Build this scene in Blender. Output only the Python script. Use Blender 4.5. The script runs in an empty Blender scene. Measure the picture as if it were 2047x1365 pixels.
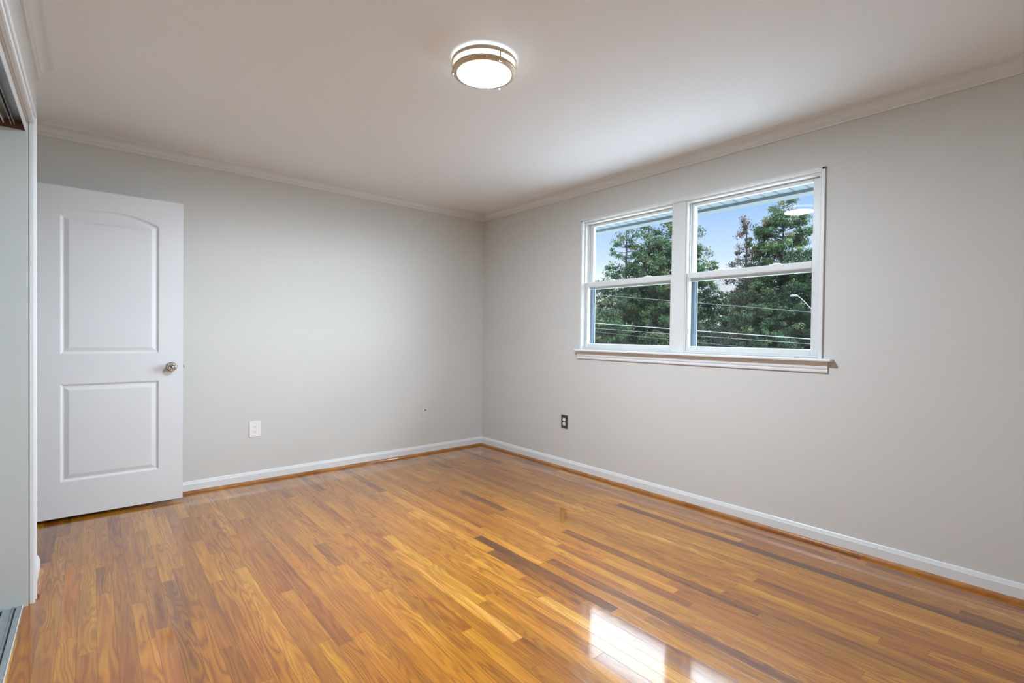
import bpy, bmesh, math, random
import numpy as np
from mathutils import Vector, Matrix
PI = math.pi
sc = bpy.context.scene
col = sc.collection

# ------------------------------------------------------------------ camera
cd = bpy.data.cameras.new('camera'); cam = bpy.data.objects.new('camera', cd); col.objects.link(cam)
F = Vector((0.64670452, 0.76262939, -0.01302608)); R = Vector((0.76274046, -0.64659874, 0.01170685)); U = R.cross(F)
M = Matrix((R, U, -F)).transposed().to_4x4(); M.translation = Vector((-3.156, -4.201, 1.165))
cam.matrix_world = M
cd.sensor_fit = 'HORIZONTAL'; cd.sensor_width = 36.0; cd.lens = 17.40; cd.clip_start = 0.02; cd.clip_end = 500
sc.camera = cam
sc.view_settings.view_transform = 'Standard'; sc.view_settings.look = 'None'
sc.view_settings.gamma = 1.0; sc.view_settings.use_curve_mapping = False
sc.view_settings.exposure = 0.47
sc.cycles.use_denoising = True
sc.cycles.max_bounces = 14; sc.cycles.diffuse_bounces = 8; sc.cycles.glossy_bounces = 5
sc.cycles.transparent_max_bounces = 16
sc.cycles.caustics_reflective = False; sc.cycles.caustics_refractive = False
sc.cycles.sample_clamp_indirect = 8

# ------------------------------------------------------------------ sky: blue low sky, bright thin cloud higher up and an off-view glow added to light the room
W = bpy.data.worlds.new('sky'); sc.world = W; W.use_nodes = True
wn = W.node_tree.nodes; wl = W.node_tree.links; wn.clear()
SKY_CLOUD = 10.0; SKY_GLOW = 26.0; GLOW_AZ = 128.0; GLOW_EL = 24.0
wo = wn.new('ShaderNodeOutputWorld'); bg = wn.new('ShaderNodeBackground')
tc = wn.new('ShaderNodeTexCoord'); sx = wn.new('ShaderNodeSeparateXYZ')
wl.new(tc.outputs['Generated'], sx.inputs[0])
rp = wn.new('ShaderNodeValToRGB'); wl.new(sx.outputs['Z'], rp.inputs[0])
cr = rp.color_ramp
stops = [(0.0, (1.15, 1.18, 1.25)), (0.08, (0.90, 0.93, 1.02)), (0.15, (0.52, 0.64, 0.88)), (0.235, (0.29, 0.46, 0.86)), (0.30, (0.34, 0.50, 0.90))]
cr.elements[0].position = stops[0][0]; cr.elements[0].color = (*stops[0][1], 1)
cr.elements[1].position = stops[-1][0]; cr.elements[1].color = (*stops[-1][1], 1)
for p_, c_ in stops[1:-1]:
    e = cr.elements.new(p_); e.color = (*c_, 1)
def wmath(op, a, b=None, c=None):
    n = wn.new('ShaderNodeMath'); n.operation = op
    for i, v in enumerate((a, b, c)):
        if v is None: continue
        if isinstance(v, (int, float)): n.inputs[i].default_value = v
        else: wl.new(v, n.inputs[i])
    return n.outputs[0]
az, el = math.radians(GLOW_AZ), math.radians(GLOW_EL)
gd = (math.sin(az) * math.cos(el), math.cos(az) * math.cos(el), math.sin(el))
dt = wn.new('ShaderNodeVectorMath'); dt.operation = 'DOT_PRODUCT'; wl.new(tc.outputs['Generated'], dt.inputs[0]); dt.inputs[1].default_value = gd
mr = wn.new('ShaderNodeMapRange'); mr.interpolation_type = 'SMOOTHSTEP'; wl.new(dt.outputs['Value'], mr.inputs[0])
mr.inputs[1].default_value = math.cos(math.radians(48)); mr.inputs[2].default_value = math.cos(math.radians(12)); mr.inputs[3].default_value = 0; mr.inputs[4].default_value = SKY_GLOW
hi = wn.new('ShaderNodeMapRange'); hi.interpolation_type = 'SMOOTHSTEP'; wl.new(sx.outputs['Z'], hi.inputs[0])
hi.inputs[1].default_value = 0.27; hi.inputs[2].default_value = 0.48; hi.inputs[3].default_value = 0; hi.inputs[4].default_value = 1
cl2 = wmath('ADD', mr.outputs[0], wmath('MULTIPLY', hi.outputs[0], SKY_CLOUD))
cc = wn.new('ShaderNodeVectorMath'); cc.operation = 'SCALE'; cc.inputs[0].default_value = (0.86, 0.96, 1.06); wl.new(cl2, cc.inputs['Scale'])
ad = wn.new('ShaderNodeVectorMath'); ad.operation = 'ADD'; wl.new(cc.outputs[0], ad.inputs[0]); wl.new(rp.outputs[0], ad.inputs[1])
wl.new(ad.outputs[0], bg.inputs[0]); bg.inputs[1].default_value = 1.0; wl.new(bg.outputs[0], wo.inputs[0])
W.cycles.sampling_method = 'MANUAL'; W.cycles.sample_map_resolution = 1024

# ------------------------------------------------------------------ materials
def mat(name, color=(.8, .8, .8), rough=.5, metal=0, coat=0, bump=None, spec=.5, noise=None):
    m = bpy.data.materials.new(name); m.use_nodes = True; nt = m.node_tree
    b = nt.nodes['Principled BSDF']; b.inputs['Base Color'].default_value = (*color, 1)
    b.inputs['Roughness'].default_value = rough; b.inputs['Metallic'].default_value = metal
    b.inputs['Coat Weight'].default_value = coat; b.inputs['Specular IOR Level'].default_value = spec
    t = nt.nodes.new('ShaderNodeTexCoord')
    if bump:
        n = nt.nodes.new('ShaderNodeTexNoise'); n.inputs['Scale'].default_value = bump[0]; n.inputs['Detail'].default_value = 3
        nt.links.new(t.outputs['Object'], n.inputs['Vector'])
        bb = nt.nodes.new('ShaderNodeBump'); bb.inputs['Strength'].default_value = bump[1]; bb.inputs['Distance'].default_value = .002
        nt.links.new(n.outputs['Fac'], bb.inputs['Height']); nt.links.new(bb.outputs[0], b.inputs['Normal'])
    if noise:
        n2 = nt.nodes.new('ShaderNodeTexNoise'); n2.inputs['Scale'].default_value = noise[0]; nt.links.new(t.outputs['Object'], n2.inputs['Vector'])
        mx = nt.nodes.new('ShaderNodeMix'); mx.data_type = 'RGBA'; nt.links.new(n2.outputs['Fac'], mx.inputs[0])
        a = [max(0, c * (1 - noise[1])) for c in color]; c2 = [min(1, c * (1 + noise[1])) for c in color]
        mx.inputs[6].default_value = (*a, 1); mx.inputs[7].default_value = (*c2, 1)
        nt.links.new(mx.outputs[2], b.inputs['Base Color'])
    return m
M_wall = mat('wall_paint', (.63, .632, .608), .55, bump=(220, .12), noise=(1.2, .015), spec=.3)
M_closet = mat('closet_paint', (.56, .60, .585), .6, bump=(220, .12), noise=(1.5, .015), spec=.3)
M_ceil = mat('ceiling_paint', (.85, .90, .935), .8, bump=(180, .1), noise=(1, .01), spec=.2)
M_trim = mat('white_trim_paint', (.73, .755, .76), .35, bump=(90, .05), noise=(3, .01))
M_door = mat('white_door_paint', (.745, .765, .785), .4, bump=(400, .15), noise=(3, .01))
M_vinyl = mat('white_window_vinyl', (.66, .685, .68), .35, noise=(3, .01))
M_plate = mat('white_plastic', (.83, .83, .82), .3, noise=(9, .01))
M_slot = mat('dark_slot', (.06, .06, .06), .6, noise=(9, .1))
M_bronze = mat('brown_metal_plate', (.075, .068, .055), .45, metal=.3, noise=(80, .2))
M_nickel = mat('brushed_nickel', (.62, .53, .40), .42, metal=.75, noise=(60, .08))
M_chrome = mat('polished_chrome', (.72, .71, .70), .12, metal=1, noise=(30, .03))
M_alu = mat('grey_aluminium_track', (.42, .47, .49), .38, metal=.7, noise=(25, .18), bump=(120, .3))
M_alul = mat('light_aluminium_lip', (.72, .75, .76), .3, metal=.3, noise=(25, .08))
M_groove = mat('dark_groove', (.03, .04, .045), .7, noise=(40, .3))
M_rawwood = mat('raw_header_wood', (.16, .075, .045), .7, noise=(14, .5), bump=(60, .4))
M_soffit = mat('soffit_vinyl', (.13, .17, .185), .7, spec=.05, noise=(200, .12))
M_fascia = mat('white_gutter_metal', (.13, .155, .165), .7, spec=.05, noise=(5, .03))
M_seam = mat('dark_soffit_seam', (.04, .05, .055), .8, noise=(60, .3))
M_extv = mat('exterior_window_frame', (.13, .19, .25), .4, noise=(5, .03))
M_lawn = mat('street_and_drive', (.31, .315, .32), .9, noise=(.4, .15))
M_siding = mat('pale_siding', (.55, .56, .55), .6, noise=(4, .06))
M_wire = mat('pale_cable_sheath', (.15, .165, .165), .5, noise=(5, .15))
M_wired = mat('dark_cable_sheath', (.06, .07, .075), .5, noise=(5, .25))

def glass_mat():
    m = bpy.data.materials.new('window_glass'); m.use_nodes = True; nt = m.node_tree; n = nt.nodes; l = nt.links
    n.remove(n['Principled BSDF']); o = n['Material Output']
    tr = n.new('ShaderNodeBsdfTransparent'); tr.inputs[0].default_value = (.965, .985, .98, 1)
    g = n.new('ShaderNodeBsdfGlossy'); g.inputs['Roughness'].default_value = .0; g.inputs[0].default_value = (1, .97, .9, 1)
    f = n.new('ShaderNodeFresnel'); f.inputs[0].default_value = 1.5
    ge = n.new('ShaderNodeNewGeometry'); k = n.new('ShaderNodeMath'); k.operation = 'SUBTRACT'; k.inputs[0].default_value = 1; l.new(ge.outputs['Backfacing'], k.inputs[1])
    k2 = n.new('ShaderNodeMath'); k2.operation = 'MULTIPLY'; l.new(k.outputs[0], k2.inputs[0]); l.new(f.outputs[0], k2.inputs[1])
    mx = n.new('ShaderNodeMixShader'); l.new(k2.outputs[0], mx.inputs[0]); l.new(tr.outputs[0], mx.inputs[1]); l.new(g.outputs[0], mx.inputs[2]); l.new(mx.outputs[0], o.inputs[0])
    return m
M_glass = glass_mat()
def screen_mat():
    m = bpy.data.materials.new('insect_mesh'); m.use_nodes = True; nt = m.node_tree; n = nt.nodes; l = nt.links
    b = n['Principled BSDF']; o = n['Material Output']; b.inputs['Base Color'].default_value = (.008, .014, .016, 1); b.inputs['Roughness'].default_value = .8; b.inputs['Specular IOR Level'].default_value = .1
    tr = n.new('ShaderNodeBsdfTransparent'); mx = n.new('ShaderNodeMixShader'); mx.inputs[0].default_value = .26
    t = n.new('ShaderNodeTexCoord'); w1 = n.new('ShaderNodeTexNoise'); w1.inputs['Scale'].default_value = 40; l.new(t.outputs['Object'], w1.inputs[0])
    mp = n.new('ShaderNodeMapRange'); l.new(w1.outputs['Fac'], mp.inputs[0]); mp.inputs[3].default_value = .15; mp.inputs[4].default_value = .20
    l.new(mp.outputs[0], mx.inputs[0]); l.new(tr.outputs[0], mx.inputs[1]); l.new(b.outputs[0], mx.inputs[2]); l.new(mx.outputs[0], o.inputs[0])
    return m
M_screen = screen_mat()
def emit_mat(name, c, s, face=None):
    m = bpy.data.materials.new(name); m.use_nodes = True; b = m.node_tree.nodes['Principled BSDF']
    b.inputs['Base Color'].default_value = (.85, .85, .83, 1); b.inputs['Roughness'].default_value = .5
    b.inputs['Emission Color'].default_value = (*c, 1); b.inputs['Emission Strength'].default_value = s
    return m
LAMP_SIDE, LAMP_DOWN = 3.6, 370.0
M_lamp = emit_mat('lit_lamp_diffuser_side', (.92, .97, 1.0), LAMP_SIDE)
M_lampd = emit_mat('lit_lamp_diffuser_face', (.84, .95, 1.09), LAMP_DOWN)

def floor_mat():
    m = bpy.data.materials.new('varnished_oak_floor'); m.use_nodes = True; nt = m.node_tree; n = nt.nodes; l = nt.links
    b = n['Principled BSDF']
    def nd(t): return n.new('ShaderNode' + t)
    def mth(op, a, b_=None, c=None):
        k = nd('Math'); k.operation = op
        for i, v in enumerate((a, b_, c)):
            if v is None: continue
            if isinstance(v, (int, float)): k.inputs[i].default_value = v
            else: l.new(v, k.inputs[i])
        return k.outputs[0]
    uv = nd('UVMap'); uv.uv_map = 'board_uv'; su = nd('SeparateXYZ'); l.new(uv.outputs[0], su.inputs[0])
    en = nd('UVMap'); en.uv_map = 'board_ends'; se = nd('SeparateXYZ'); l.new(en.outputs[0], se.inputs[0])
    at = nd('Attribute'); at.attribute_name = 'board'; sr = nd('SeparateColor'); l.new(at.outputs['Color'], sr.inputs[0])
    r, g, bl = sr.outputs
    def vec(x, y, z):
        k = nd('CombineXYZ')
        for i, v in enumerate((x, y, z)):
            if isinstance(v, (int, float)): k.inputs[i].default_value = v
            else: l.new(v, k.inputs[i])
        return k.outputs[0]
    ux, vy = su.outputs[0], su.outputs[1]
    ox, oy, oz = mth('MULTIPLY', r, 31.0), mth('MULTIPLY', g, 57.0), mth('MULTIPLY', bl, 23.0)
    # cathedral rings: contour lines of a stretched noise
    nz = nd('TexNoise'); nz.inputs['Scale'].default_value = 1; nz.inputs['Detail'].default_value = 1.5; nz.inputs['Roughness'].default_value = .45
    l.new(vec(mth('MULTIPLY_ADD', ux, 1.0, ox), mth('MULTIPLY_ADD', vy, 1.5, oy), oz), nz.inputs[0])
    fr = mth('MULTIPLY_ADD', bl, 55, 45)
    rg = mth('SINE', mth('MULTIPLY', nz.outputs['Fac'], fr))
    rg = mth('POWER', mth('MULTIPLY_ADD', rg, .5, .5), 1.8)
    # straight fine grain
    nf = nd('TexNoise'); nf.inputs['Scale'].default_value = 1; nf.inputs['Detail'].default_value = 4; nf.inputs['Roughness'].default_value = .7
    l.new(vec(mth('MULTIPLY_ADD', ux, 13, ox), mth('MULTIPLY_ADD', vy, 5, oy), oz), nf.inputs[0])
    nm = nd('TexNoise'); nm.inputs['Scale'].default_value = 1; nm.inputs['Detail'].default_value = 2
    l.new(vec(mth('MULTIPLY_ADD', ux, 1.4, ox), mth('MULTIPLY_ADD', vy, 1.6, oy), mth('ADD', oz, 9.0)), nm.inputs[0])
    tone = nd('ValToRGB'); e = tone.color_ramp
    st = [(0, (.115, .036, .009)), (.12, (.19, .064, .011)), (.30, (.30, .114, .015)), (.62, (.42, .180, .022)), (.85, (.53, .255, .040)), (1, (.64, .36, .085))]
    e.elements[0].position, e.elements[0].color = st[0][0], (*st[0][1], 1); e.elements[1].position, e.elements[1].color = st[-1][0], (*st[-1][1], 1)
    for p_, c_ in st[1:-1]:
        k = e.elements.new(p_); k.color = (*c_, 1)
    t0 = mth('ADD', r, mth('MULTIPLY', mth('SUBTRACT', nm.outputs['Fac'], .5), .8))
    l.new(t0, tone.inputs[0])
    # ring and streak darkening, as strong as the board's own figure
    figure = mth('MULTIPLY_ADD', g, .45, .30)
    k1 = mth('SUBTRACT', 1.0, mth('MULTIPLY', rg, figure))
    k2 = mth('MULTIPLY_ADD', mth('SUBTRACT', nf.outputs['Fac'], .5), 1.15, 1.0)
    k = k2
    # knots
    vo = nd('TexVoronoi'); vo.inputs['Scale'].default_value = 1; l.new(vec(mth('MULTIPLY_ADD', ux, .5, ox), mth('MULTIPLY_ADD', vy, 3.0, oy), 0.0), vo.inputs[0])
    kn = nd('MapRange'); l.new(vo.outputs['Distance'], kn.inputs[0]); kn.inputs[1].default_value = .03; kn.inputs[2].default_value = .11; kn.inputs[3].default_value = .45; kn.inputs[4].default_value = 1
    kg = mth('GREATER_THAN', bl, .72); knn = mth('ADD', mth('MULTIPLY', kn.outputs[0], kg), mth('SUBTRACT', 1.0, kg))
    k = mth('MULTIPLY', k, knn)
    # seams
    d1 = mth('MINIMUM', ux, mth('SUBTRACT', 1.0, ux)); d1 = mth('MULTIPLY', d1, .057)
    d2 = mth('MINIMUM', se.outputs[0], se.outputs[1]); dd = mth('MINIMUM', d1, d2)
    sm = nd('MapRange'); l.new(dd, sm.inputs[0]); sm.inputs[1].default_value = .0003; sm.inputs[2].default_value = .0012; sm.inputs[3].default_value = .45; sm.inputs[4].default_value = 1
    k = mth('MULTIPLY', k, sm.outputs[0])
    # redder stain tone in places
    tcn = nd('TexCoord'); nl = nd('TexNoise'); nl.inputs['Scale'].default_value = 1.1; nl.inputs['Detail'].default_value = 2; l.new(tcn.outputs['Object'], nl.inputs[0])
    rd = nd('MapRange'); l.new(nl.outputs['Fac'], rd.inputs[0]); rd.inputs[1].default_value = .42; rd.inputs[2].default_value = .62
    mx = nd('Mix'); mx.data_type = 'RGBA'; mx.blend_type = 'MULTIPLY'; l.new(mth('MULTIPLY', rd.outputs[0], .6), mx.inputs[0]); l.new(tone.outputs[0], mx.inputs[6]); mx.inputs[7].default_value = (.95, .80, .70, 1)
    m2 = nd('Mix'); m2.data_type = 'RGBA'; m2.blend_type = 'MULTIPLY'; l.new(mth('MULTIPLY', rg, figure), m2.inputs[0]); l.new(mx.outputs[2], m2.inputs[6]); m2.inputs[7].default_value = (.50, .33, .20, 1)
    sc_ = nd('VectorMath'); sc_.operation = 'SCALE'; l.new(m2.outputs[2], sc_.inputs[0]); l.new(k, sc_.inputs['Scale'])
    hs = nd('HueSaturation'); l.new(sc_.outputs[0], hs.inputs['Color']); l.new(mth('MULTIPLY_ADD', bl, .010, .494), hs.inputs['Hue']); hs.inputs['Saturation'].default_value = 1.05; hs.inputs['Value'].default_value = 1.0
    l.new(hs.outputs[0], b.inputs['Base Color'])
    b.inputs['Roughness'].default_value = .38; b.inputs['Specular IOR Level'].default_value = .35
    b.inputs['Coat Weight'].default_value = 1; b.inputs['Coat IOR'].default_value = 1.55; b.inputs['Coat Roughness'].default_value = .07
    # varnish ripple and board edges
    nb = nd('TexNoise'); nb.inputs['Scale'].default_value = 1; nb.inputs['Detail'].default_value = 3
    mpn = nd('Mapping'); mpn.inputs['Scale'].default_value = (38, 9, 1); l.new(tcn.outputs['Object'], mpn.inputs[0]); l.new(mpn.outputs[0], nb.inputs[0])
    ht = mth('ADD', mth('MULTIPLY', nb.outputs['Fac'], .22), mth('MULTIPLY', nf.outputs['Fac'], .06))
    ht = mth('ADD', ht, mth('MULTIPLY', sm.outputs[0], .25))
    nh = nd('TexNoise'); nh.inputs['Scale'].default_value = 1; nh.inputs['Detail'].default_value = 4; nh.inputs['Roughness'].default_value = .75
    mph = nd('Mapping'); mph.inputs['Scale'].default_value = (160, 40, 1); l.new(tcn.outputs['Object'], mph.inputs[0]); l.new(mph.outputs[0], nh.inputs[0])
    ht = mth('ADD', ht, mth('MULTIPLY', nh.outputs['Fac'], .075))
    bp = nd('Bump'); bp.inputs['Strength'].default_value = .22; bp.inputs['Distance'].default_value = .0022; l.new(ht, bp.inputs['Height'])
    l.new(bp.outputs[0], b.inputs['Coat Normal']); l.new(bp.outputs[0], b.inputs['Normal'])
    return m
M_floor = floor_mat()
def shoe_mat():
    m = bpy.data.materials.new('stained_oak_moulding'); m.use_nodes = True; nt = m.node_tree; n = nt.nodes; l = nt.links; b = n['Principled BSDF']
    t = n.new('ShaderNodeTexCoord'); z = n.new('ShaderNodeTexNoise'); z.inputs['Scale'].default_value = 3; z.inputs['Detail'].default_value = 5; z.inputs['Roughness'].default_value = .7
    l.new(t.outputs['Object'], z.inputs[0]); r = n.new('ShaderNodeValToRGB'); l.new(z.outputs['Fac'], r.inputs[0])
    r.color_ramp.elements[0].position = .35; r.color_ramp.elements[0].color = (.24, .075, .012, 1); r.color_ramp.elements[1].position = .65; r.color_ramp.elements[1].color = (.46, .20, .05, 1)
    l.new(r.outputs[0], b.inputs['Base Color']); b.inputs['Roughness'].default_value = .25; b.inputs['Coat Weight'].default_value = .6
    return m
M_shoe = shoe_mat()

# ------------------------------------------------------------------ helpers
def box(bm, x0, x1, y0, y1, z0, z1):
    v = [bm.verts.new((x, y, z)) for x in (min(x0, x1), max(x0, x1)) for y in (min(y0, y1), max(y0, y1)) for z in (min(z0, z1), max(z0, z1))]
    for f in ((0, 1, 3, 2), (4, 6, 7, 5), (0, 4, 5, 1), (2, 3, 7, 6), (0, 2, 6, 4), (1, 5, 7, 3)): bm.faces.new([v[i] for i in f])
def obj(name, bm, m, parent=None, bevel=0, smooth=False, loc=None, segs=2):
    bmesh.ops.recalc_face_normals(bm, faces=bm.faces)
    me = bpy.data.meshes.new(name); bm.to_mesh(me); bm.free()
    for mm in (m if isinstance(m, (list, tuple)) else [m]): me.materials.append(mm)
    if smooth:
        for p in me.polygons: p.use_smooth = True
    o = bpy.data.objects.new(name, me); col.objects.link(o)
    if parent: o.parent = parent
    if loc: o.location = loc
    if bevel:
        b = o.modifiers.new('bevel', 'BEVEL'); b.width = bevel; b.segments = segs; b.limit_method = 'ANGLE'
    return o
def boxes(name, lst, m, parent=None, bevel=0, loc=None):
    bm = bmesh.new()
    for b in lst: box(bm, *b)
    return obj(name, bm, m, parent, bevel, loc=loc)
def struct(o, label=None):
    o['kind'] = 'structure'
    if label: o['label'] = label
    return o
def thing(o, label, cat, group=None):
    o['label'] = label; o['category'] = cat
    if group: o['group'] = group
    return o
def empty(name, loc, rz=0):
    o = bpy.data.objects.new(name, None); col.objects.link(o); o.location = loc; o.rotation_euler = (0, 0, rz); o.empty_display_size = .1
    return o
def lathe(bm, prof, seg=48, origin=(0, 0, 0), axis='Z'):
    """prof: (radius, height) pairs; closed where the radius is 0"""
    rings = []
    for r, h in prof:
        if r < 1e-6:
            rings.append([place(0, 0, h, origin, axis, bm)])
        else:
            rings.append([place(r * math.cos(2 * PI * i / seg), r * math.sin(2 * PI * i / seg), h, origin, axis, bm) for i in range(seg)])
    for a, b in zip(rings[:-1], rings[1:]):
        for i in range(seg):
            j = (i + 1) % seg
            if len(a) == 1 and len(b) == 1: continue
            if len(a) == 1: bm.faces.new((a[0], b[i], b[j]))
            elif len(b) == 1: bm.faces.new((a[i], a[j], b[0]))
            else: bm.faces.new((a[i], a[j], b[j], b[i]))
def place(x, y, h, o, axis, bm):
    if axis == 'Z': p = (x, y, h)
    elif axis == '-Y': p = (x, -h, y)
    elif axis == '-X': p = (-h, x, y)
    return bm.verts.new((p[0] + o[0], p[1] + o[1], p[2] + o[2]))
def tube(bm, pts, rads, seg=8):
    rings = []
    for i, p in enumerate(pts):
        p = Vector(p)
        d = (Vector(pts[min(i + 1, len(pts) - 1)]) - Vector(pts[max(i - 1, 0)])).normalized()
        a = d.cross(Vector((0, 0, 1)) if abs(d.z) < .9 else Vector((1, 0, 0))).normalized(); b = d.cross(a)
        r = rads[i] if isinstance(rads, (list, tuple)) else rads
        rings.append([bm.verts.new(p + a * r * math.cos(2 * PI * k / seg) + b * r * math.sin(2 * PI * k / seg)) for k in range(seg)])
    for A, B in zip(rings[:-1], rings[1:]):
        for k in range(seg): bm.faces.new((A[k], A[(k + 1) % seg], B[(k + 1) % seg], B[k]))
    bm.faces.new(rings[0][::-1]); bm.faces.new(rings[-1])
def run(bm, prof, a, b, nrm, miter_a=0, miter_b=0):
    """sweep a profile [(out, z)] along the floor line a->b; nrm is the wall's inward normal; mitre +1 inner corner, -1 outer corner"""
    a, b, nrm = Vector(a), Vector(b), Vector(nrm); d = (b - a).normalized()
    A = [bm.verts.new(a + nrm * o + d * o * miter_a + Vector((0, 0, z))) for o, z in prof]
    B = [bm.verts.new(b + nrm * o - d * o * miter_b + Vector((0, 0, z))) for o, z in prof]
    n = len(prof)
    for i in range(n): bm.faces.new((A[i], A[(i + 1) % n], B[(i + 1) % n], B[i]))
    bm.faces.new(A[::-1]); bm.faces.new(B)

# ------------------------------------------------------------------ room numbers
H = 2.425
XC = -3.358      # face of the closet wall
XN = -3.452      # face of the door wall, set back
YJ = -0.95       # where the closet wall ends
YR = -4.75       # rear wall
YO = -1.297      # closet opening, far side
YO2 = -4.35      # closet opening, near side
ZO = 2.03        # closet opening height
T = .115

# floor: one mesh, one face per board
rng = random.Random(11)
bm = bmesh.new(); u1 = bm.loops.layers.uv.new('board_uv'); u2 = bm.loops.layers.uv.new('board_ends'); ca = bm.loops.layers.float_color.new('board')
w = .057; x = 0.05
while x > -4.75:
    y = .13
    first = rng.uniform(.2, 1.2)
    while y > YR - .1:
        L = first if first else rng.choice([rng.uniform(.3, .7), rng.uniform(.5, 1.2), rng.uniform(.8, 1.9)]); first = None
        y2 = max(y - L, YR - .1)
        if y2 - (YR - .1) < .15: y2 = YR - .1
        vs = [bm.verts.new((x - w, y, 0)), bm.verts.new((x - w, y2, 0)), bm.verts.new((x, y2, 0)), bm.verts.new((x, y, 0))]
        f = bm.faces.new(vs); c = (min(1, max(0, rng.gauss(.50, .165))), rng.random(), rng.random(), 1)
        LL = y - y2
        for lp, (uu, vv) in zip(f.loops, ((0, 0), (0, LL), (1, LL), (1, 0))):
            lp[u1].uv = (uu, vv); lp[u2].uv = (vv, LL - vv); lp[ca] = c
        y = y2
    x -= w
for f in bm.faces: f.normal_update()
me = bpy.data.meshes.new('floor'); bm.to_mesh(me); bm.free(); me.materials.append(M_floor)
fo = bpy.data.objects.new('floor', me); col.objects.link(fo); struct(fo)
struct(boxes('subfloor', [(-4.75, .16, YR - .2, .2, -.25, -.004)], M_siding)); bpy.data.objects['subfloor'].name = 'floor_base'
struct(boxes('ceiling', [(-4.75, T, YR - T, .115 + .1, H, H + .12)], M_ceil))

# walls
struct(boxes('wall_back', [(-4.75, T, 0, T, 0, H)], M_wall))
WY0, WY1, WZ0, WZ1 = -3.187, -1.395, 1.052, 2.122      # window opening
struct(boxes('wall_right', [(0, T, YR, WY0, 0, H), (0, T, WY1, 0, 0, H), (0, T, WY0, WY1, 0, WZ0), (0, T, WY0, WY1, WZ1, H)], M_wall))
struct(boxes('wall_front', [(-4.75, T, YR - T, YR, 0, H)], M_wall))
struct(boxes('wall_left', [(XC - T, XC, YO, YJ, 0, H), (XC - T, XC, YR, YO2, 0, H), (XC - T, XC, YO2, YO, ZO, H), (XN - T, XC - T, YO + .001, YJ, 0, H)], M_wall, bevel=.003))
DY0, DY1, DZ = -.925, -.13, 2.045                       # doorway in the set-back wall
struct(boxes('wall_entry', [(XN - T, XN, YJ, DY0, 0, H), (XN - T, XN, DY1, 0, 0, H), (XN - T, XN, DY0, DY1, DZ, H)], M_wall))
# closet inside and hallway beyond the doorway
struct(boxes('wall_closet', [(XC - T - .50, XC - T, YO, YO + .10, 0, H), (XC - T - .6, XC - T - .5, YR, YO + .1, 0, H)], M_closet))
struct(boxes('wall_closet_jamb', [(XC - T - .001, XC - .004, YO - .012, YO, 0, ZO - .001)], M_closet))
struct(boxes('wall_hall', [(-4.75, -4.65, YR, .0, 0, H), (-4.65, XC - T - .6, YO - .0, YO + .1, 0, H)], M_wall))

# crown moulding
CR = [(0, H - .071), (.009, H - .071), (.0115, H - .064), (.0095, H - .060), (.0115, H - .0575), (.0145, H - .055), (.0145, H - .051), (.018, H - .049)]
for i in range(1, 8):
    t = i / 8 * PI / 2
    CR.append((.018 + .030 * (1 - math.cos(t)), H - .049 + .034 * math.sin(t)))
CR += [(.0490, H - .0145), (.0515, H - .0145), (.0525, H - .010), (.0585, H - .0085), (.060, H - .004), (.060, H), (0, H)]
def crown(name, a, b, n, ma, mb):
    bm = bmesh.new(); run(bm, CR, a, b, n, ma, mb); return struct(obj(name, bm, M_trim))
crown('trim_1', (XN, 0, 0), (0, 0, 0), (0, -1, 0), 1, 1)
crown('trim_2', (0, 0, 0), (0, YR, 0), (-1, 0, 0), 1, 1)
crown('trim_3', (XC, YR, 0), (XC, YJ + .03, 0), (1, 0, 0), 1, 0)
crown('trim_4', (XN, 0, 0), (XN, YJ, 0), (1, 0, 0), 1, 0)
crown('trim_5', (XC, YR, 0), (0, YR, 0), (0, 1, 0), 1, 1)
# baseboards
BP = [(0, 0), (.012, 0), (.012, .065), (.0105, .068), (.006, .083), (.004, .086), (0, .086)]
def base(name, a, b, n, ma, mb):
    bm = bmesh.new(); run(bm, BP, a, b, n, ma, mb); return struct(obj(name, bm, M_trim))
base('baseboard_back', (XN, 0, 0), (0, 0, 0), (0, -1, 0), 1, 1)
base('baseboard_right', (0, 0, 0), (0, YR, 0), (-1, 0, 0), 1, 1)
base('baseboard_front', (XC, YR, 0), (0, YR, 0), (0, 1, 0), 1, 1)
base('baseboard_left', (XC, YO + .058, 0), (XC, YJ, 0), (1, 0, 0), 0, 0)
base('baseboard_left_rear', (XC, YR, 0), (XC, YO2 - .058, 0), (1, 0, 0), 1, 0)
# shoe moulding, stained like the floor
SP = [(.012, 0), (.027, 0), (.0265, .006), (.024, .0115), (.020, .016), (.016, .0185), (.012, .0195)]
def shoe(name, a, b, n, ma, mb):
    bm = bmesh.new(); run(bm, SP, a, b, n, ma, mb); o = obj(name, bm, M_shoe, smooth=False); return struct(o)
shoe('trim_6', (XN, 0, 0), (0, 0, 0), (0, -1, 0), 1, 1)
shoe('trim_7', (0, 0, 0), (0, YR, 0), (-1, 0, 0), 1, 1)
shoe('trim_8', (XC, YO + .058, 0), (XC, YJ, 0), (1, 0, 0), 0, 0)
shoe('trim_9', (XC, YR, 0), (0, YR, 0), (0, 1, 0), 1, 1)

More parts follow.
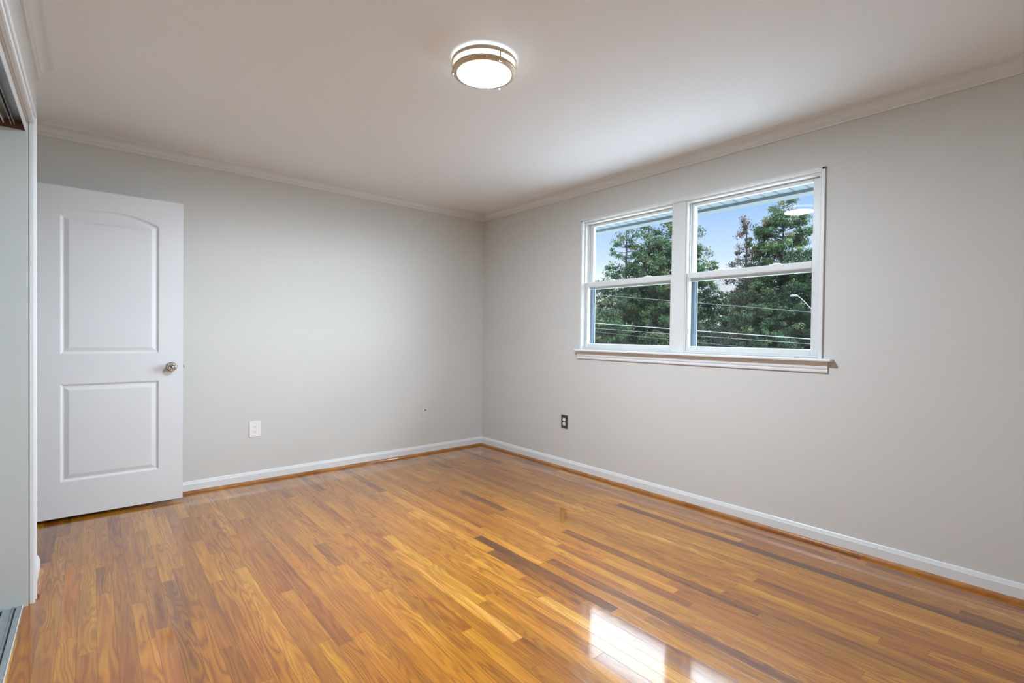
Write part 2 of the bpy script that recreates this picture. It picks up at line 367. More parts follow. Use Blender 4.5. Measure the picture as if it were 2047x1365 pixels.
# ------------------------------------------------------------------ closet opening: casing, tracks
cw = .057
def casing_prof(bm, y0, y1, z0, z1):
    box(bm, XC, XC + .013, y0, y1, z0, z1)
bm = bmesh.new()
box(bm, XC, XC + .013, YO - .004, YO + cw, 0, ZO + cw)
box(bm, XC + .013, XC + .019, YO + cw - .020, YO + cw, 0, ZO + cw)
box(bm, XC + .013, XC + .0155, YO + .002, YO + .012, 0, ZO)
box(bm, XC, XC + .013, YO2, YO - .004, ZO, ZO + cw)
box(bm, XC + .013, XC + .019, YO2 - cw, YO + cw - .020, ZO + cw - .020, ZO + cw)
box(bm, XC + .013, XC + .0155, YO2, YO + .002, ZO + .002, ZO + .012)
box(bm, XC, XC + .013, YO2 - cw, YO2, 0, ZO + cw)
struct(obj('trim_10', bm, M_trim, bevel=.002))
# floor track
t = empty('sliding_door_track', (XC - .06, (YO + YO2) / 2, 0)); hl = (YO - .012 - YO2) / 2
thing(t, 'grey ribbed aluminium sliding door floor track across the closet opening', 'track')
X0 = .06 - .022   # outer edge, in the track's own frame
bm = bmesh.new()
prof = [(X0, 0), (X0, .006), (X0 - .003, .008), (X0 - .017, .008), (X0 - .019, .001), (X0 - .022, .001), (X0 - .024, .010), (X0 - .027, .010), (X0 - .031, .004), (X0 - .050, .004),
        (X0 - .054, .010), (X0 - .057, .010), (X0 - .059, .001), (X0 - .062, .001), (X0 - .064, .008), (X0 - .082, .008), (X0 - .084, .0)]
A = [bm.verts.new((a, -hl, b)) for a, b in prof]; B = [bm.verts.new((a, hl, b)) for a, b in prof]
for i in range(len(prof)):
    j = (i + 1) % len(prof); bm.faces.new((A[i], A[j], B[j], B[i]))
bm.faces.new(A[::-1]); bm.faces.new(B)
obj('rail', bm, M_alu, t)
o = boxes('edge_lip', [(X0, X0 + .003, -hl, hl, 0, .009)], M_alul, t, bevel=.0006); o['label'] = 'pale bright edge strip'
for k, gx in enumerate((X0 - .0205, X0 - .0605)):
    boxes('groove', [(gx - .0014, gx + .0014, -hl, hl, .001, .0022)], M_groove, t)
# head track with hanging fins
t = empty('sliding_door_head_track', (XC - .06, (YO + YO2) / 2, ZO))
thing(t, 'grey metal sliding door head track under the closet header', 'track')
boxes('fascia', [(.048, .051, -hl, hl, -.040, .0)], M_alul, t, bevel=.001)
boxes('rail', [(-.036, .048, -hl, hl, -.004, 0), (.010, .012, -hl, hl - .03, -.034, -.004), (.018, .020, -hl, hl - .02, -.030, -.004), (-.036, -.034, -hl, hl, -.036, -.004)], M_alu, t)
boxes('hanger_fin', [(-.012, -.009, -hl, hl - .05, -.038, -.004)], M_alul, t)
struct(boxes('trim_11', [(XC - T, XC - .012, YO - .014, YO - .001, ZO - .040, ZO)], M_rawwood))

# ------------------------------------------------------------------ moulded door, standing open
def offset_loop(pts, d):
    n = len(pts); out = []
    for i in range(n):
        p0, p1, p2 = Vector(pts[i - 1]), Vector(pts[i]), Vector(pts[(i + 1) % n])
        e1 = (p1 - p0).normalized(); e2 = (p2 - p1).normalized()
        n1 = Vector((-e1.y, e1.x)); n2 = Vector((-e2.y, e2.x)); m = (n1 + n2).normalized()
        out.append(tuple(p1 + m * (d / max(.3, m.dot(n1)))))
    return out
DW, DH, DT = .760, 2.013, .035
door = empty('door_1', (-3.441, -.117, .021)); door['kind'] = 'structure'; door['label'] = 'white two-panel moulded door with arched top panel, standing open against the back wall'
def door_leaf():
    bm = bmesh.new(); fy = -DT
    lo = [(.135, .215), (.626, .215), (.626, .814), (.135, .814)]
    up = [(.135, .995), (.626, .995)]
    zs, za = 1.836, 1.898; half = (.626 - .135) / 2; sag = za - zs; rad = (half * half + sag * sag) / (2 * sag); cx = .3805; cz = za - rad
    a0 = math.asin(half / rad)
    for i in range(21):
        a = a0 - 2 * a0 * i / 20; up.append((cx + rad * math.sin(a), cz + rad * math.cos(a)))
    outer = [(0, 0), (DW, 0), (DW, DH), (0, DH)]
    ov = [bm.verts.new((x, fy, z)) for x, z in outer]; edges = [bm.edges.new((ov[i], ov[(i + 1) % 4])) for i in range(4)]
    loops0 = []
    for lp in (lo, up):
        vs = [bm.verts.new((x, fy, z)) for x, z in lp]; edges += [bm.edges.new((vs[i], vs[(i + 1) % len(vs)])) for i in range(len(vs))]; loops0.append((lp, vs))
    bmesh.ops.triangle_fill(bm, use_beauty=True, use_dissolve=True, edges=edges)
    # drop triangles that landed inside the panel holes
    def inside(p, lp):
        c = False; n = len(lp)
        for i in range(n):
            (x1, y1), (x2, y2) = lp[i], lp[(i + 1) % n]
            if (y1 > p[1]) != (y2 > p[1]) and p[0] < (x2 - x1) * (p[1] - y1) / (y2 - y1) + x1: c = not c
        return c
    kill = [f for f in bm.faces if any(inside((f.calc_center_median().x, f.calc_center_median().z), lp) for lp, _ in loops0) and len(f.verts) <= 4 and f.calc_area() < .9]
    bmesh.ops.delete(bm, geom=kill, context='FACES_ONLY')
    for lp, vs in loops0:
        prev = vs
        for d, dep in ((.004, .0012), (.010, .0065), (.014, .0085), (.019, .0085), (.024, .0070), (.040, .0022), (.044, .0018)):
            nl = offset_loop(lp, d); nv = [bm.verts.new((x, fy + dep, z)) for x, z in nl]
            for i in range(len(nv)): bm.faces.new((prev[i], prev[(i + 1) % len(nv)], nv[(i + 1) % len(nv)], nv[i]))
            prev = nv
        bm.faces.new(prev)
    bk = [bm.verts.new((x, 0, z)) for x, z in outer]
    for i in range(4): bm.faces.new((ov[i], bk[i], bk[(i + 1) % 4], ov[(i + 1) % 4]))
    bm.faces.new(bk[::-1])
    return obj('door_leaf', bm, M_door, door)
door_leaf()
KX, KZ = .694, .902
bm = bmesh.new(); lathe(bm, [(0, 0), (.032, 0), (.033, .003), (.030, .007), (.016, .010), (.0, .010)], 48, (KX, -DT, KZ), '-Y')
rose = obj('rosette', bm, M_chrome, door, smooth=True)
bm = bmesh.new(); lathe(bm, [(0, .008), (.0115, .008), (.011, .022), (.015, .028), (.0225, .034), (.0262, .042), (.0262, .050), (.0235, .057), (.019, .0605), (.0135, .0605), (.0125, .0575), (.0, .0575)], 48, (KX, -DT, KZ), '-Y')
knob = obj('door_handle', bm, M_chrome, door, smooth=True)
bm = bmesh.new(); lathe(bm, [(0, .0575), (.006, .0575), (.006, .0605), (.004, .0625), (0, .0625)], 24, (KX, -DT, KZ), '-Y')
o = obj('lock_button', bm, M_chrome, knob, smooth=True)
bm = bmesh.new(); lathe(bm, [(0, 0), (.032, 0), (.033, .003), (.030, .007), (.012, .010), (.011, .022), (.0225, .034), (.0262, .044), (.0235, .055), (0, .058)], 32, (0, 0, 0), '-Y')
o = obj('back_handle', bm, M_chrome, door, smooth=True); o.location = (KX, 0, KZ); o.rotation_euler = (0, 0, PI)
boxes('latch_plate', [(DW, DW + .0012, -.030, -.005, KZ - .028, KZ + .028)], M_chrome, door)
boxes('latch_bolt', [(DW, DW + .010, -.023, -.012, KZ - .008, KZ + .008)], M_chrome, door, bevel=.002)
for hz in (.18, 1.0, 1.80):
    bm = bmesh.new(); lathe(bm, [(0, -.044), (.006, -.044), (.006, .044), (0, .044)], 16, (-.006, -DT - .003, hz), 'Z'); obj('hinge', bm, M_chrome, door, smooth=False)
# door casing on the set-back wall
bm = bmesh.new()
box(bm, XN, XN + .014, DY1, DY1 + .057, 0, DZ + .057); box(bm, XN, XN + .014, YJ + .001, DY0, 0, DZ + .057); box(bm, XN, XN + .014, DY0, DY1, DZ, DZ + .057)
box(bm, XN - T, XN, DY1 - .018, DY1, 0, DZ); box(bm, XN - T, XN, DY0, DY0 + .018, 0, DZ); box(bm, XN - T, XN, DY0, DY1, DZ - .018, DZ)
struct(obj('trim_12', bm, M_trim))

# ------------------------------------------------------------------ window casing, stool, apron
TO = .015
bm = bmesh.new()
for (ya, yb) in ((-1.379, -1.397), (-3.201, -3.185)): box(bm, -TO, 0, ya, yb, WZ0, 2.138)
box(bm, -TO, 0, -3.201, -1.379, 2.120, 2.138)
box(bm, -TO - .003, 0, -3.203, -1.377, 2.132, 2.1385)
# flat inner reveal boards between the trim bead and the vinyl frame
box(bm, -.006, .100, -1.396, -1.4015, WZ0, 2.121); box(bm, -.006, .100, -3.186, -3.1805, WZ0, 2.121); box(bm, -.006, .100, -3.186, -1.396, 2.1155, 2.1215)
struct(obj('trim_13', bm, M_trim, bevel=.002))
# stool
bm = bmesh.new()
box(bm, -.050, .0, -3.256, -1.340, 1.036, 1.052); box(bm, 0, .100, -3.186, -1.396, 1.036, 1.052)
struct(obj('trim_14', bm, M_trim, bevel=.005, segs=3))
# apron with stepped moulding
AP = [(0, .972), (.010, .972), (.012, .976), (.012, .984), (.0095, .987), (.0095, .992), (.013, .996), (.014, 1.006), (.011, 1.010), (.011, 1.014), (.017, 1.020), (.021, 1.030), (.021, 1.036), (0, 1.036)]
bm = bmesh.new(); run(bm, AP, (0, -1.352, 0), (0, -3.230, 0), (-1, 0, 0)); struct(obj('trim_15', bm, M_trim))

# ------------------------------------------------------------------ double-hung window units
def ring_boxes(y0, y1, z0, z1, x0, x1, wl_, wr, wb, wt):
    return [(x0, x1, y0, y0 + wr, z0, z1), (x0, x1, y1 - wl_, y1, z0, z1), (x0, x1, y0 + wr, y1 - wl_, z0, z0 + wb), (x0, x1, y0 + wr, y1 - wl_, z1 - wt, z1)]
def window(name, y1, y0, gy1, gy0, ugy1, ugy0):
    """y1 left edge (far), y0 right edge (near); gy lower glass; ugy upper glass"""
    w_ = empty(name, (0, 0, 0)); w_['kind'] = 'structure'
    zb, zt = WZ0, 2.1155
    fr = ring_boxes(y0, y1, zb, zt, .012, .100, .008, .008, .014, .012)
    f = boxes('window_frame', fr, M_vinyl, w_, bevel=.0015)
    # jamb tracks: parting ribs beside the upper sash
    L = []
    for (a, b) in ((y1 - .008, y1 - .019), (y0 + .008, y0 + .019)):
        L += [(.050, .056, a, b, 1.615, zt - .012), (.012, .018, a, (a * 2 + b) / 3, 1.615, zt - .012)]
    boxes('jamb_rib', L, M_vinyl, f)
    # outside part of the frame, blue of the sky light put into its colour
    ex = ring_boxes(y0 + .008, y1 - .008, zb + .014, zt - .012, .088, .108, .024, .024, .026, .010)
    boxes('outer_frame', ex, M_extv, f)
    # lower sash, room side
    sy1, sy0 = y1 - .0085, y0 + .0085
    ls = boxes('lower_sash', ring_boxes(sy0, sy1, 1.067, 1.613, .020, .048, sy1 - gy1, gy0 - sy0, 1.100 - 1.067, 1.613 - 1.575), M_vinyl, w_, bevel=.003)
    bm = bmesh.new(); box(bm, .036, .040, gy0 - .004, gy1 + .004, 1.096, 1.579); obj('pane', bm, M_glass, ls)
    boxes('glazing_bead', ring_boxes(gy0 - .001, gy1 + .001, 1.099, 1.576, .028, .034, .003, .003, .003, .003), M_plate, ls, bevel=.0008)
    us = boxes('upper_sash', ring_boxes(sy0, sy1, 1.556, zt - .012, .060, .086, sy1 - ugy1, ugy0 - sy0, 1.610 - 1.556, zt - .012 - 2.082), M_vinyl, w_, bevel=.003)
    bm = bmesh.new(); box(bm, .076, .080, ugy0 - .004, ugy1 + .004, 1.606, 2.086); obj('pane', bm, M_glass, us)
    boxes('glazing_bead', ring_boxes(ugy0 - .001, ugy1 + .001, 1.611, 2.083, .066, .072, .003, .003, .003, .003), M_plate, us, bevel=.0008)
    # two sash locks on the meeting rail
    for q in (.27, .73) if name == 'window_2' else (.30, .74):
        yy = gy1 + (gy0 - gy1) * q
        bm = bmesh.new(); box(bm, .024, .050, yy - .032, yy + .032, 1.613, 1.618)
        lathe(bm, [(0, 1.618), (.013, 1.618), (.012, 1.624), (0, 1.626)], 20, (.037, yy, 0), 'Z')
        box(bm, .026, .034, yy - .026, yy + .006, 1.618, 1.6225)
        obj('sash_lock', bm, M_plate, ls, bevel=.0015)
    # insect screen on the lower half, outside
    sframe = boxes('insect_screen', ring_boxes(y0 + .034, y1 - .034, 1.094, 1.590, .101, .107, .008, .008, .008, .012), M_extv, w_)
    bm = bmesh.new(); box(bm, .1035, .1043, y0 + .040, y1 - .040, 1.100, 1.580); obj('screen_mesh', bm, M_screen, sframe)
    return w_
window('window_1', -1.4015, -2.2365, -1.434, -2.212, -1.455, -2.207)
window('window_2', -2.3335, -3.1805, -2.359, -3.131, -2.368, -3.119)
struct(boxes('trim_16', [(.006, .104, -2.3335, -2.2365, WZ0, 2.1155)], M_vinyl, bevel=.002))

# ------------------------------------------------------------------ electrical plates
def receptacle(parent, mface, mslot, y0, dz, S=1.0, axis='Y', screw=True):
    for s in (1, -1):
        bm = bmesh.new(); pts = []
        rr = .0172
        for i in range(28):
            a = 2 * PI * i / 28; x_, z_ = rr * math.cos(a), rr * math.sin(a); z_ = max(-.0135, min(.0135, z_)); pts.append((x_, z_ + s * dz))
        f = [bm.verts.new((x_, y0, z_)) for x_, z_ in pts]; b = [bm.verts.new((x_, y0 - .002, z_)) for x_, z_ in pts]
        for i in range(28): bm.faces.new((f[i], f[(i + 1) % 28], b[(i + 1) % 28], b[i]))
        bm.faces.new(b); bm.faces.new(f[::-1])
        fc = obj('receptacle', bm, mface, parent)
        L = [(-.0075, -.0055, y0 - .0024, y0 - .0019, s * dz - .001, s * dz + .007), (.0055, .0075, y0 - .0024, y0 - .0019, s * dz, s * dz + .006)]
        bm = bmesh.new()
        for q in L: box(bm, *q)
        lathe(bm, [(0, .0019), (.0025, .0019), (.0025, .0024), (0, .0024)], 14, (0, y0, s * dz - .007), '-Y')
        obj('slots', bm, mslot, fc)
    bm = bmesh.new(); lathe(bm, [(0, 0), (.0032, 0), (.003, .0012), (0, .0015)], 16, (0, y0, 0), '-Y'); obj('screw', bm, M_alul, parent, smooth=False)
def plate(name, loc, rz, w_, h_, m, th=.006):
    p = empty(name, loc, rz); bm = bmesh.new(); box(bm, -w_ / 2, w_ / 2, -th, 0, -h_ / 2, h_ / 2); obj('cover_plate', bm, m, p, bevel=.0025, segs=3); return p
p1 = plate('electrical_outlet', (-2.195, 0, .415), 0, .082, .122, M_plate); receptacle(p1, M_plate, M_slot, -.006, .0195)
thing(p1, 'white duplex outlet with oversized plate low on the back wall near the door', 'outlet')
p2 = plate('electrical_outlet', (0, -1.205, .413), -PI / 2, .076, .117, M_bronze); receptacle(p2, M_plate, M_slot, -.006, .0195)
thing(p2, 'white duplex outlet in a dark brown metal plate below the window', 'outlet')
p3 = plate('cable_wall_plate', (-.692, 0, .4225), 0, .070, .122, M_wall, .005)
bm = bmesh.new(); lathe(bm, [(0, 0), (.0065, 0), (.0062, .006), (.0045, .007), (0, .007)], 18, (0, -.005, .004), '-Y'); obj('cable_jack', bm, M_slot, p3)
for s in (1, -1):
    bm = bmesh.new(); lathe(bm, [(0, 0), (.003, 0), (.0025, .0012), (0, .0014)], 12, (0, -.005, s * .042), '-Y'); obj('screw', bm, M_wall, p3)
thing(p3, 'wall-coloured cable plate with a small dark jack near the room corner', 'wall plate')

# ------------------------------------------------------------------ ceiling lamp
LX, LY = -1.785, -2.365
lamp = empty('ceiling_light', (LX, LY, H)); thing(lamp, 'lit round flush ceiling light with two brushed nickel rings and white diffuser', 'ceiling light')
bm = bmesh.new(); lathe(bm, [(0, 0), (.126, 0), (.126, -.014), (0, -.014)], 64); o = obj('back_plate', bm, M_plate, lamp)
bm = bmesh.new(); lathe(bm, [(.1480, -.0145), (.1495, -.017), (.1495, -.028), (.1475, -.0305), (.1390, -.0305), (.1370, -.028), (.1370, -.017), (.1390, -.0145), (.1480, -.0145)], 96); obj('ring', bm, M_nickel, lamp, smooth=False)
bm = bmesh.new(); lathe(bm, [(.1445, -.050), (.1455, -.053), (.1455, -.060), (.1430, -.0635), (.1300, -.0680), (.1235, -.0680), (.1235, -.064), (.134, -.0560), (.1360, -.050), (.1445, -.050)], 96); obj('ring', bm, M_nickel, lamp, smooth=False)
bm = bmesh.new(); lathe(bm, [(.1180, -.013), (.1300, -.015), (.1325, -.020), (.1325, -.050), (.1285, -.0600)], 80); obj('diffuser', bm, M_lamp, lamp, smooth=True)
bm = bmesh.new(); lathe(bm, [(.1285, -.0600), (.1235, -.0665), (.110, -.0685), (.06, -.0705), (0, -.071)], 80); obj('diffuser_face', bm, M_lampd, lamp, smooth=True)
for a in (-98, 22, 142):
    a = math.radians(a); x_, y_ = .1445 * math.cos(a), .1445 * math.sin(a)
    bm = bmesh.new(); lathe(bm, [(0, -.0145), (.0028, -.0145), (.0028, -.061), (.0045, -.062), (.0055, -.067), (.0045, -.072), (0, -.0735)], 14, (x_, y_, 0)); obj('post', bm, M_nickel, lamp, smooth=True)

# ------------------------------------------------------------------ eave outside the window
ev = empty('roof_eave', (.115, -2.3, 2.206)); thing(ev, 'pale blue-grey vented soffit and white gutter above the window outside', 'eave')
EY0, EY1 = -6.0, 4.0
boxes('soffit', [(0, .520, EY0 + 2.3, EY1 + 2.3, 0, .012)], M_soffit, ev)
L = []
for i in range(-37, 62):
    yy = -2.106 + .1 * i
    if EY0 < yy < EY1: L.append((0, .520, yy + 2.3 - .0055, yy + 2.3 + .0055, -.0015, 0))
boxes('soffit_seam', L, M_seam, ev)
boxes('shadow_gap', [(.520, .528, EY0 + 2.3, EY1 + 2.3, -.001, .012)], M_seam, ev)
boxes('fascia', [(.528, .570, EY0 + 2.3, EY1 + 2.3, -.020, .16)], M_fascia, ev)
bm = bmesh.new(); gp = [(.573, -.010), (.573, .11), (.70, .12), (.71, .11), (.685, .04), (.660, -.014), (.655, -.016), (.578, -.012)]
A = [bm.verts.new((a, EY0 + 2.3, b)) for a, b in gp]; B = [bm.verts.new((a, EY1 + 2.3, b)) for a, b in gp]
for i in range(len(gp)): j = (i + 1) % len(gp); bm.faces.new((A[i], A[j], B[j], B[i]))
bm.faces.new(A[::-1]); bm.faces.new(B); obj('gutter', bm, M_fascia, ev)
boxes('roof_deck', [(0.0, .60, EY0 + 2.3, EY1 + 2.3, .17, .20)], M_seam, ev)

# ------------------------------------------------------------------ ground
GZ = -3.2
bm = bmesh.new(); v = [bm.verts.new(p) for p in ((.3, -120, GZ), (200, -120, GZ), (200, 160, GZ), (.3, 160, GZ))]; bm.faces.new(v)
struct(obj('ground', bm, M_lawn), 'pale paved ground below the window')
bpy.data.objects['ground']['kind'] = 'structure'

# ------------------------------------------------------------------ trees beyond the street
def leaf_mat(name, stops):
    m = bpy.data.materials.new(name); m.use_nodes = True; nt = m.node_tree; n = nt.nodes; l = nt.links; b = n['Principled BSDF']
    a = n.new('ShaderNodeAttribute'); a.attribute_name = 'tint'; r = n.new('ShaderNodeValToRGB'); l.new(a.outputs['Fac'], r.inputs[0])
    e = r.color_ramp; e.elements[0].position = 0; e.elements[0].color = (*stops[0][1], 1); e.elements[1].position = 1; e.elements[1].color = (*stops[-1][1], 1)
    for p_, c_ in stops[1:-1]:
        k = e.elements.new(p_); k.color = (*c_, 1)
    l.new(r.outputs[0], b.inputs['Base Color']); b.inputs['Roughness'].default_value = .6; b.inputs['Specular IOR Level'].default_value = .2
    o = n['Material Output']; tr = n.new('ShaderNodeBsdfTranslucent'); l.new(r.outputs[0], tr.inputs[0]); mx = n.new('ShaderNodeMixShader'); mx.inputs[0].default_value = .30
    l.new(b.outputs[0], mx.inputs[1]); l.new(tr.outputs[0], mx.inputs[2]); l.new(mx.outputs[0], o.inputs[0])
    return m
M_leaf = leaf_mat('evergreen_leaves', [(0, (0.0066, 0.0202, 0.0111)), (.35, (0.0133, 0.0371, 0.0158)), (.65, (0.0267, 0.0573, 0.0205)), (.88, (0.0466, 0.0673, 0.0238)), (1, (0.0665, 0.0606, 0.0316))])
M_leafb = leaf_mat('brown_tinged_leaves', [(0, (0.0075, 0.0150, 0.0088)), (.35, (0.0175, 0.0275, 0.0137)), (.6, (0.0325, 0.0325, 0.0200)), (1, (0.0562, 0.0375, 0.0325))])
M_bark = mat('bark', (.012, .011, .010), .9, noise=(8, .4), bump=(30, .6))
M_barkg = mat('grey_bare_bark', (.035, .031, .032), .9, noise=(8, .3), bump=(30, .6))
def leaves_mesh(name, centers, tints, radii, per, size, seed, m, parent):
    r = np.random.default_rng(seed); n = len(centers); N = n * per
    c = np.repeat(centers, per, 0); rad = np.repeat(radii, per)
    d = r.normal(size=(N, 3)); d /= np.linalg.norm(d, axis=1)[:, None]; d[:, 2] *= .7
    p = c + d * (rad * r.random(N) ** .45)[:, None]
    nr = d + r.normal(size=(N, 3)) * .7; nr[:, 2] += .25; nr /= np.linalg.norm(nr, axis=1)[:, None]
    a = np.cross(nr, r.normal(size=(N, 3))); a /= np.linalg.norm(a, axis=1)[:, None]; b = np.cross(nr, a)
    s = size * r.uniform(.6, 1.4, N)[:, None]
    V = np.stack([p - a * s, p - b * s * .5, p + a * s, p + b * s * .5], 1).reshape(-1, 3)
    me = bpy.data.meshes.new(name); me.vertices.add(N * 4); me.vertices.foreach_set('co', V.astype(np.float32).ravel())
    me.loops.add(N * 4); me.loops.foreach_set('vertex_index', np.arange(N * 4, dtype=np.int32))
    me.polygons.add(N); me.polygons.foreach_set('loop_start', np.arange(0, N * 4, 4, dtype=np.int32)); me.polygons.foreach_set('loop_total', np.full(N, 4, np.int32))
    me.update(calc_edges=True)
    at = me.attributes.new('tint', 'FLOAT', 'FACE'); tt = np.clip(np.repeat(tints, per) + r.normal(size=N) * .07, 0, 1); at.data.foreach_set('value', tt.astype(np.float32))
    me.materials.append(m); o = bpy.data.objects.new(name, me); col.objects.link(o); o.parent = parent; return o
def tree(name, x, y, top, prof, label, seed, brown=0., dens=1., group='evergreen trees across the street', per=62, cat='tree', mleaf=None):
    """prof: (distance below the top, crown radius)"""
    r = random.Random(seed); t = empty(name, (x, y, GZ)); thing(t, label, cat, group); Ht = top - GZ
    def rad(d):
        for (d0, r0), (d1, r1) in zip(prof[:-1], prof[1:]):
            if d <= d1: return r0 + (r1 - r0) * (d - d0) / (d1 - d0)
        return prof[-1][1]
    bm = bmesh.new(); pts = [(.08 * math.sin(i * .9 + seed), .08 * math.cos(i * .7 + seed), Ht * i / 12) for i in range(13)]
    tube(bm, pts, [.20 * (1 - i / 12.6) + .012 for i in range(13)], 8)
    C, TT, RR = [], [], []
    d = .05
    while d < Ht - 1.6:
        n = int(3 + rad(d) * 2.6 * dens)
        for k in range(n):
            a = r.uniform(0, 2 * PI); R_ = rad(d) * r.uniform(.55, 1.08) * (1.25 if r.random() < .08 else 1); z = Ht - d + r.uniform(-.1, .1)
            rise = r.uniform(-.05, .35) * R_
            bz = max(.5, z - .25 * R_)
            e = Vector((R_ * math.cos(a), R_ * math.sin(a), bz + rise + .1)); s = Vector((0, 0, bz))
            if R_ > .25: tube(bm, [s, s.lerp(e, .5) + Vector((0, 0, -.05 * R_)), e], [.012 + .014 * R_, .009 + .006 * R_, .005], 4)
            m_ = max(1, int(R_ / .30 * dens))
            for q in range(m_):
                f = 1 - .62 * (q / m_) * r.uniform(.7, 1.1) if m_ > 1 else 1
                c = s.lerp(e, f) + Vector((r.gauss(0, .12), r.gauss(0, .12), r.gauss(0, .09)))
                if q and r.random() < .12: continue
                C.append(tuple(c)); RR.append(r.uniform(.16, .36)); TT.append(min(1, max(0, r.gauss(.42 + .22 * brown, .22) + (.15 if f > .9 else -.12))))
        d += r.uniform(.20, .34)
    obj('trunk', bm, M_bark, t)
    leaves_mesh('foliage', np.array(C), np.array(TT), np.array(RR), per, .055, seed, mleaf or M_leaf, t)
    return t
P = [(0, .15), (1, .6), (2, 1.1), (3.3, 1.65), (5, 2.4), (7.5, 3.4), (11, 3.8)]
P3 = [(0, .5), (.6, 1.1), (1.5, 1.75), (3, 2.3), (4.2, 2.8), (5.5, 2.9), (7.5, 3.3), (11, 3.6)]
PC = [(0, .35), (.6, 1.0), (1.3, 1.35), (2.2, 1.7), (3.4, 2.0), (4.6, 2.6), (6.5, 3.2), (9, 3.7), (12, 3.9)]
PD = [(0, .05), (.8, .22), (1.6, .45), (2.6, .8), (3.4, 1.0), (5, 1.35), (7, 1.9), (11, 2.4)]
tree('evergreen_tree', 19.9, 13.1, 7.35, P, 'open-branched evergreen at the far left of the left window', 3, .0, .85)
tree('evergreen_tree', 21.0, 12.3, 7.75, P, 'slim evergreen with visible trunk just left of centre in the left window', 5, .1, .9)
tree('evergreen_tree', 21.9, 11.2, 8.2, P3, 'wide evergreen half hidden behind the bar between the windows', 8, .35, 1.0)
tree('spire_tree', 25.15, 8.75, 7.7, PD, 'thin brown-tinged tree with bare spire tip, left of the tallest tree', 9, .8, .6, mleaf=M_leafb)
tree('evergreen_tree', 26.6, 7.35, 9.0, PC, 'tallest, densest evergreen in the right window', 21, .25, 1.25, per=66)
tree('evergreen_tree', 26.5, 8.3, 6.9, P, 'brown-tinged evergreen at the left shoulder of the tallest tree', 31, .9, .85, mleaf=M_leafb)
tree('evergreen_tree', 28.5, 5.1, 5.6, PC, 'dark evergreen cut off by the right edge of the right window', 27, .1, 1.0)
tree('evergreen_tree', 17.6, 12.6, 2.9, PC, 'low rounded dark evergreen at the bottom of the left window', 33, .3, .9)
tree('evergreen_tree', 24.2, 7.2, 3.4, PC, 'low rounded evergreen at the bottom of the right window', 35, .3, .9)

PB = [(0, .7), (.7, 1.5), (1.5, 2.2), (3, 2.8), (6, 3.1)]
for i, (bx_, by_, bz_, lb) in enumerate(((24.5, 19.0, 2.9, 'rounded dark evergreen far behind, at the left edge of the left window'), (26.2, 16.2, 2.6, 'rounded dark evergreen far behind the two slim left trees'),
        (28.2, 13.6, 3.0, 'rounded dark evergreen far behind the bar between the windows'), (31.4, 10.2, 2.7, 'rounded dark evergreen far behind the gap in the right window'), (33.5, 6.9, 2.9, 'rounded dark evergreen far behind the tallest tree'))):
    tree('evergreen_tree', bx_, by_, bz_, PB, lb, 50 + i, .1, 1.0, group='low evergreens farther back', per=70)

def bare_tree(x, y, h, seed, label):
    r = random.Random(seed); bm = bmesh.new()
    def grow(p, d, L, rad, lv):
        q = p + d * L; m_ = p.lerp(q, .5) + Vector((r.gauss(0, .05), r.gauss(0, .05), 0)) * L
        tube(bm, [p, m_, q], [rad, rad * .85, rad * .65], 5)
        if lv == 0: return
        for k in range(3 if lv > 2 else 4):
            nd = (d + Vector((r.gauss(0, .55), r.gauss(0, .55), r.gauss(.12, .3)))).normalized(); grow(q, nd, L * r.uniform(.6, .85), rad * .55, lv - 1)
        if lv > 1:
            nd = (d + Vector((r.gauss(0, .8), r.gauss(0, .8), .1))).normalized(); grow(m_, nd, L * .6, rad * .45, lv - 1)
    grow(Vector((0, 0, 0)), Vector((0, 0, 1)), h * .34, .07, 5)
    o = obj('bare_tree', bm, M_barkg, loc=(x, y, GZ)); return thing(o, label, 'tree', 'bare trees between the evergreens')
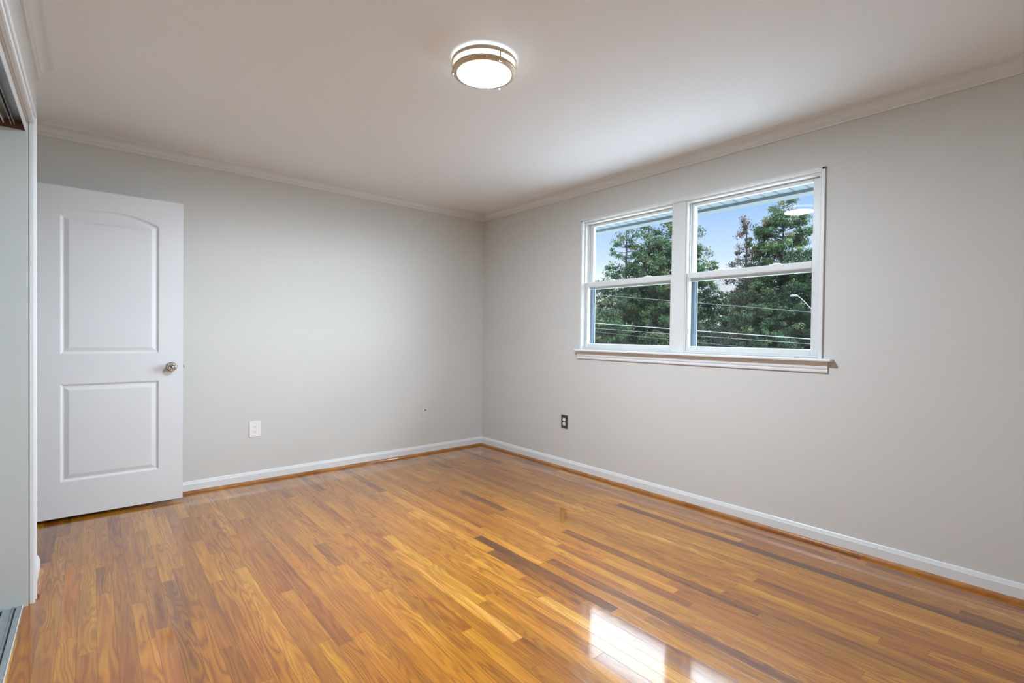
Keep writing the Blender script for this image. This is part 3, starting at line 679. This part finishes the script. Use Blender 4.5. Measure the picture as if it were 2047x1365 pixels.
bare_tree(22.6, 8.95, 5.2, 4, 'leafless grey twiggy tree in the gap between the evergreens')
bare_tree(21.2, 9.0, 4.2, 14, 'shorter leafless grey tree low in the gap between the evergreens')

# ------------------------------------------------------------------ wires and street lamp
def wire(z_l, z_r, x, sag, rad, m, label):
    """from far left to far right of both windows at distance x"""
    bm = bmesh.new(); pts = []
    ya, yb = 8.0, -4.0
    for i in range(25):
        f = i / 24; yy = ya + (yb - ya) * f; pts.append((x, yy, z_l + (z_r - z_l) * f - sag * 4 * f * (1 - f)))
    tube(bm, pts, rad, 6); o = obj('power_line', bm, m); thing(o, label, 'cable', 'power lines across the street')
def zline(y0, z0, y1, z1): s = (z1 - z0) / (y1 - y0); return z0 + s * (8 - y0), z0 + s * (-4 - y0)
a = zline(.967, 1.851, -1.138, 1.604); wire(a[0], a[1], 6., .0, .005, M_wired, 'uppermost dark thin power line crossing the lower panes')
a = zline(3.5, 1.478, -1.146, 1.162); wire(a[0], a[1], 6., .01, .009, M_wire, 'brightest, thickest pale power line crossing the lower panes')
a = zline(.955, 1.204, -1.147, 1.079); wire(a[0], a[1], 6., .01, .006, M_wired, 'dim power line just below the bright one')
a = zline(3.5, 1.26, .9, 1.06); wire(a[0], a[1], 6.05, .0, .003, M_wired, 'lowest faint thin wire crossing the lower panes')
sl = empty('street_lamp', (16.8, 2.45, GZ)); thing(sl, 'white street lamp head on a slim arm among the trees', 'street lamp')
bm = bmesh.new(); tube(bm, [(0, 0, 0), (0, 0, 5.0)], [.07, .05], 10); obj('pole', bm, M_wired, sl)
bm = bmesh.new(); tube(bm, [(0, 0, 4.95), (-.03, .02, 5.40), (-.30, .28, 5.80), (-.40, .38, 5.90)], [.02, .014, .012, .012], 8); obj('arm', bm, M_wire, sl)
bm = bmesh.new(); tube(bm, [(-.39, .37, 5.90), (-.43, .42, 5.92), (-.52, .53, 5.92), (-.56, .58, 5.90)], [.02, .04, .042, .02], 10); obj('lamp_head', bm, M_fascia, sl)
